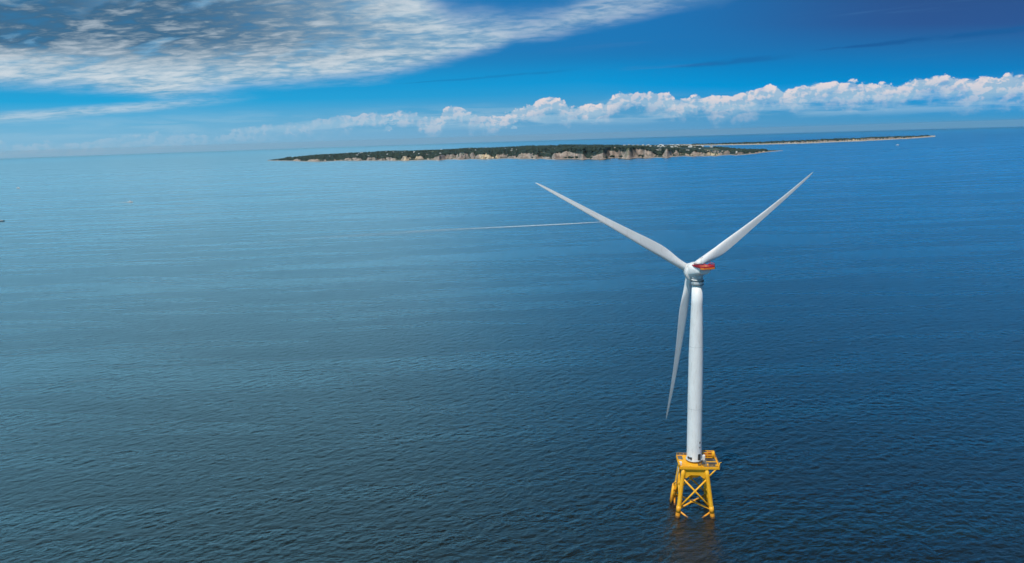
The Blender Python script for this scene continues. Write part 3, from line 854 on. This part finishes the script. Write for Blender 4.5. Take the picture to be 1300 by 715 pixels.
for x0, y0, w0 in ((7.2, -2.6, 2.6), (6.8, 1.9, 2.4)):
    MB().box(D_(x0, y0, ZD+.1), (w0, 1.5, .35), JR, .05).build('hatch_cover', DARK, plat)
b = MB(); b.tube(D_(5.0, -4.4, ZD), D_(5.0, -4.4, ZD+1.0), .3, n=12); b.box(D_(8.6, -4.3, ZD+.3), (.9, .8, .7), JR, .06); b.build('winch', YEL, plat)

# ------------------------------------------------------------------ boats and their wakes
BW = paint('boat_white', (.88, .88, .87), .35, .04, 1.0); BDK = paint('boat_dark_hull', (.03, .035, .04), .4, .2, 1.0); GLS = paint('boat_glass', (.02, .03, .04), .12, .1)


def boat(x, y, heading, L, hullm, label, group=None, trawl=False):
    """heading: degrees, direction of the bow clockwise from +Y"""
    d = math.hypot(x, y)
    t = empty('motor_boat' if not trawl else 'fishing_boat', (x, y, drop(d)), -R(heading))
    tag(t, label, 'boat', group)
    Bm = L*.27; rings = []
    for s_, w, zb, zt in ((-.5, .82, -.25, .10), (-.3, .95, -.35, .10), (0, 1, -.4, .11), (.22, .86, -.38, .125), (.38, .5, -.3, .145), (.48, .16, -.1, .165), (.505, .03, .05, .17)):
        yb = s_*L; W_ = Bm/2*w; zb *= L*.08; zt *= L
        rings.append([(-W_, yb, zt), (-W_*.92, yb, zt*.4), (-W_*.5, yb, zb), (0, yb, zb*1.3), (W_*.5, yb, zb), (W_*.92, yb, zt*.4), (W_, yb, zt), (W_*.86, yb, zt*.97), (0, yb, zt*.93), (-W_*.86, yb, zt*.97)])
    MB().ring_loft(rings, smooth=False).build('hull', hullm, t)
    c = MB()
    zc = L*.10
    c.ring_loft([[(-Bm*.33, -L*.16, zc), (Bm*.33, -L*.16, zc), (Bm*.30, L*.20, zc), (-Bm*.30, L*.20, zc)],
                 [(-Bm*.30, -L*.14, zc+L*.15), (Bm*.30, -L*.14, zc+L*.15), (Bm*.25, L*.11, zc+L*.15), (-Bm*.25, L*.11, zc+L*.15)]], smooth=False)
    cab = c.build('cabin', BW, t)
    w_ = MB()
    for sx in (-1, 1): w_.box((sx*Bm*.318, -L*.01, zc+L*.095), (.05, L*.22, L*.045))
    w_.box((0, L*.162, zc+L*.095), (Bm*.42, .06, L*.045)); w_.build('window', GLS, cab)
    a = MB(); a.tube((0, -L*.05, zc+L*.15), (0, -L*.08, zc+L*(.34 if not trawl else .5)), L*.008, L*.004, 8); a.tube((-Bm*.2, -L*.06, zc+L*.22), (Bm*.2, -L*.06, zc+L*.22), L*.005, n=6)
    if trawl: a.tube((0, -L*.08, zc+L*.3), (0, -L*.42, zc+L*.42), L*.008, n=8); a.tube((0, -L*.46, zc), (0, -L*.42, zc+L*.42), L*.008, n=8)
    a.build('mast', BW if not trawl else DARK, t)
    return t


def foam_mat(name, amt):
    m, g, b = mat_new(name)
    uv = g.node('ShaderNodeTexCoord').outputs['UV']; u, v, _ = g.xyz(uv)
    P = g.node('ShaderNodeTexCoord').outputs['Object']; x, y, z = g.xyz(P)
    n = g.noise(P, .35, 6, .7); nb = g.noise(g.comb(g.mul(x, 1), g.mul(y, .12), 0), .5, 5, .6)
    across = g.ss(g.m('ABSOLUTE', g.sub(u, .5)), .5, .12)
    along = g.add(g.mul(.28, g.m('POWER', g.sub(1.0, v), 1.2, clamp=True)), g.mul(.72, g.m('POWER', g.sub(1.0, v), 6.0, clamp=True)))
    a = g.mul(g.mul(across, along), g.ss(g.add(g.mul(n, .5), g.mul(nb, .5)), g.add(.30, g.mul(v, .22)), .62))
    a = g.m('MULTIPLY', a, amt, clamp=True)
    b.inputs['Base Color'].default_value = (.78, .83, .85, 1); b.inputs['Roughness'].default_value = .7
    tr = g.node('ShaderNodeBsdfTransparent'); mx = g.node('ShaderNodeMixShader')
    g.put(mx.inputs[0], a); m.node_tree.links.new(tr.outputs[0], mx.inputs[1]); m.node_tree.links.new(b.outputs[0], mx.inputs[2])
    outn = m.node_tree.nodes['Material Output']; m.node_tree.links.new(mx.outputs[0], outn.inputs['Surface'])
    return m


def wake(pts, w0, w1, amt, label, nseg=60):
    """pts: from the stern backwards; widens from w0 to w1"""
    pts = [Vector((p[0], p[1], 0)) for p in pts]
    seg = [0]
    for a, b_ in zip(pts[:-1], pts[1:]): seg.append(seg[-1]+(b_-a).length)
    V = []; UV = []; F = []; o0 = pts[0]
    for i in range(nseg+1):
        t = i/nseg; s_ = t*seg[-1]
        k = max(j for j in range(len(seg)-1) if seg[j] <= s_+1e-6); f = (s_-seg[k])/(seg[k+1]-seg[k]); p = pts[k].lerp(pts[k+1], f)
        d = (pts[k+1]-pts[k]).normalized(); nrm = Vector((-d.y, d.x, 0)); w = w0+(w1-w0)*t**.8
        for j in range(5):
            q = p+nrm*w*(j/4-.5); dd = math.hypot(q.x, q.y); V.append((q.x-o0.x, q.y-o0.y, drop(dd)+.45)); UV.append((j/4, t))
    for i in range(nseg):
        for j in range(4): a = i*5+j; F.append((a, a+1, a+6, a+5))
    me = bpy.data.meshes.new('boat_wake'); me.from_pydata(V, [], F); me.materials.append(foam_mat('foam', amt))
    uvl = me.uv_layers.new(name='uv')
    for lp in me.loops: uvl.data[lp.index].uv = UV[lp.vertex_index]
    o = bpy.data.objects.new('boat_wake', me); C.objects.link(o); o.location = o0
    tag(o, label, 'wake', kind='stuff')


boat(166, 1299, 86, 11, BW, 'small white motor boat at the head of the long wake beside the left blade')
wake([(161, 1298), (100, 1285), (-20, 1268), (-130, 1252), (-330, 1195), (-540, 1110)], 4.5, 60, 1.9, 'long pale foam wake trailing left from the boat by the left blade', 120)
boat(-1115, 2156, 108, 18, BW, 'white motor boat with a short wake on the grey-blue water at upper left')
wake([(-1123, 2157), (-1150, 2158), (-1195, 2158)], 8, 12, 4.0, 'short white wake behind the motor boat at upper left', 24)
boat(-2150, 3226, 112, 22, BW, 'tiny white boat farthest left below the horizon, without a wake')
boat(-1171, 1682, 80, 13, BDK, 'dark fishing boat at the very left edge of the view', trawl=True)
boat(3000, 5690, 75, 30, BW, 'white yacht lying off the right end of the low headland')

# ------------------------------------------------------------------ air
def build_haze():
    x = 71000; z0, z1 = -380, 215
    b = MB().box((0, 0, (z0+z1)/2), (2*x, 2*x, z1-z0))
    m = bpy.data.materials.new('haze_air'); m.use_nodes = True; nt = m.node_tree; nt.nodes.clear()
    out = nt.nodes.new('ShaderNodeOutputMaterial'); v = nt.nodes.new('ShaderNodeVolumePrincipled')
    v.inputs['Color'].default_value = (.72, .90, 1, 1); v.inputs['Density'].default_value = HAZE; v.inputs['Anisotropy'].default_value = .2
    nt.links.new(v.outputs[0], out.inputs['Volume'])
    o = b.build('haze', m); tag(o, 'thin blue sea haze softening the island and horizon', 'haze', kind='stuff')


HAZE = 8e-6
build_haze()
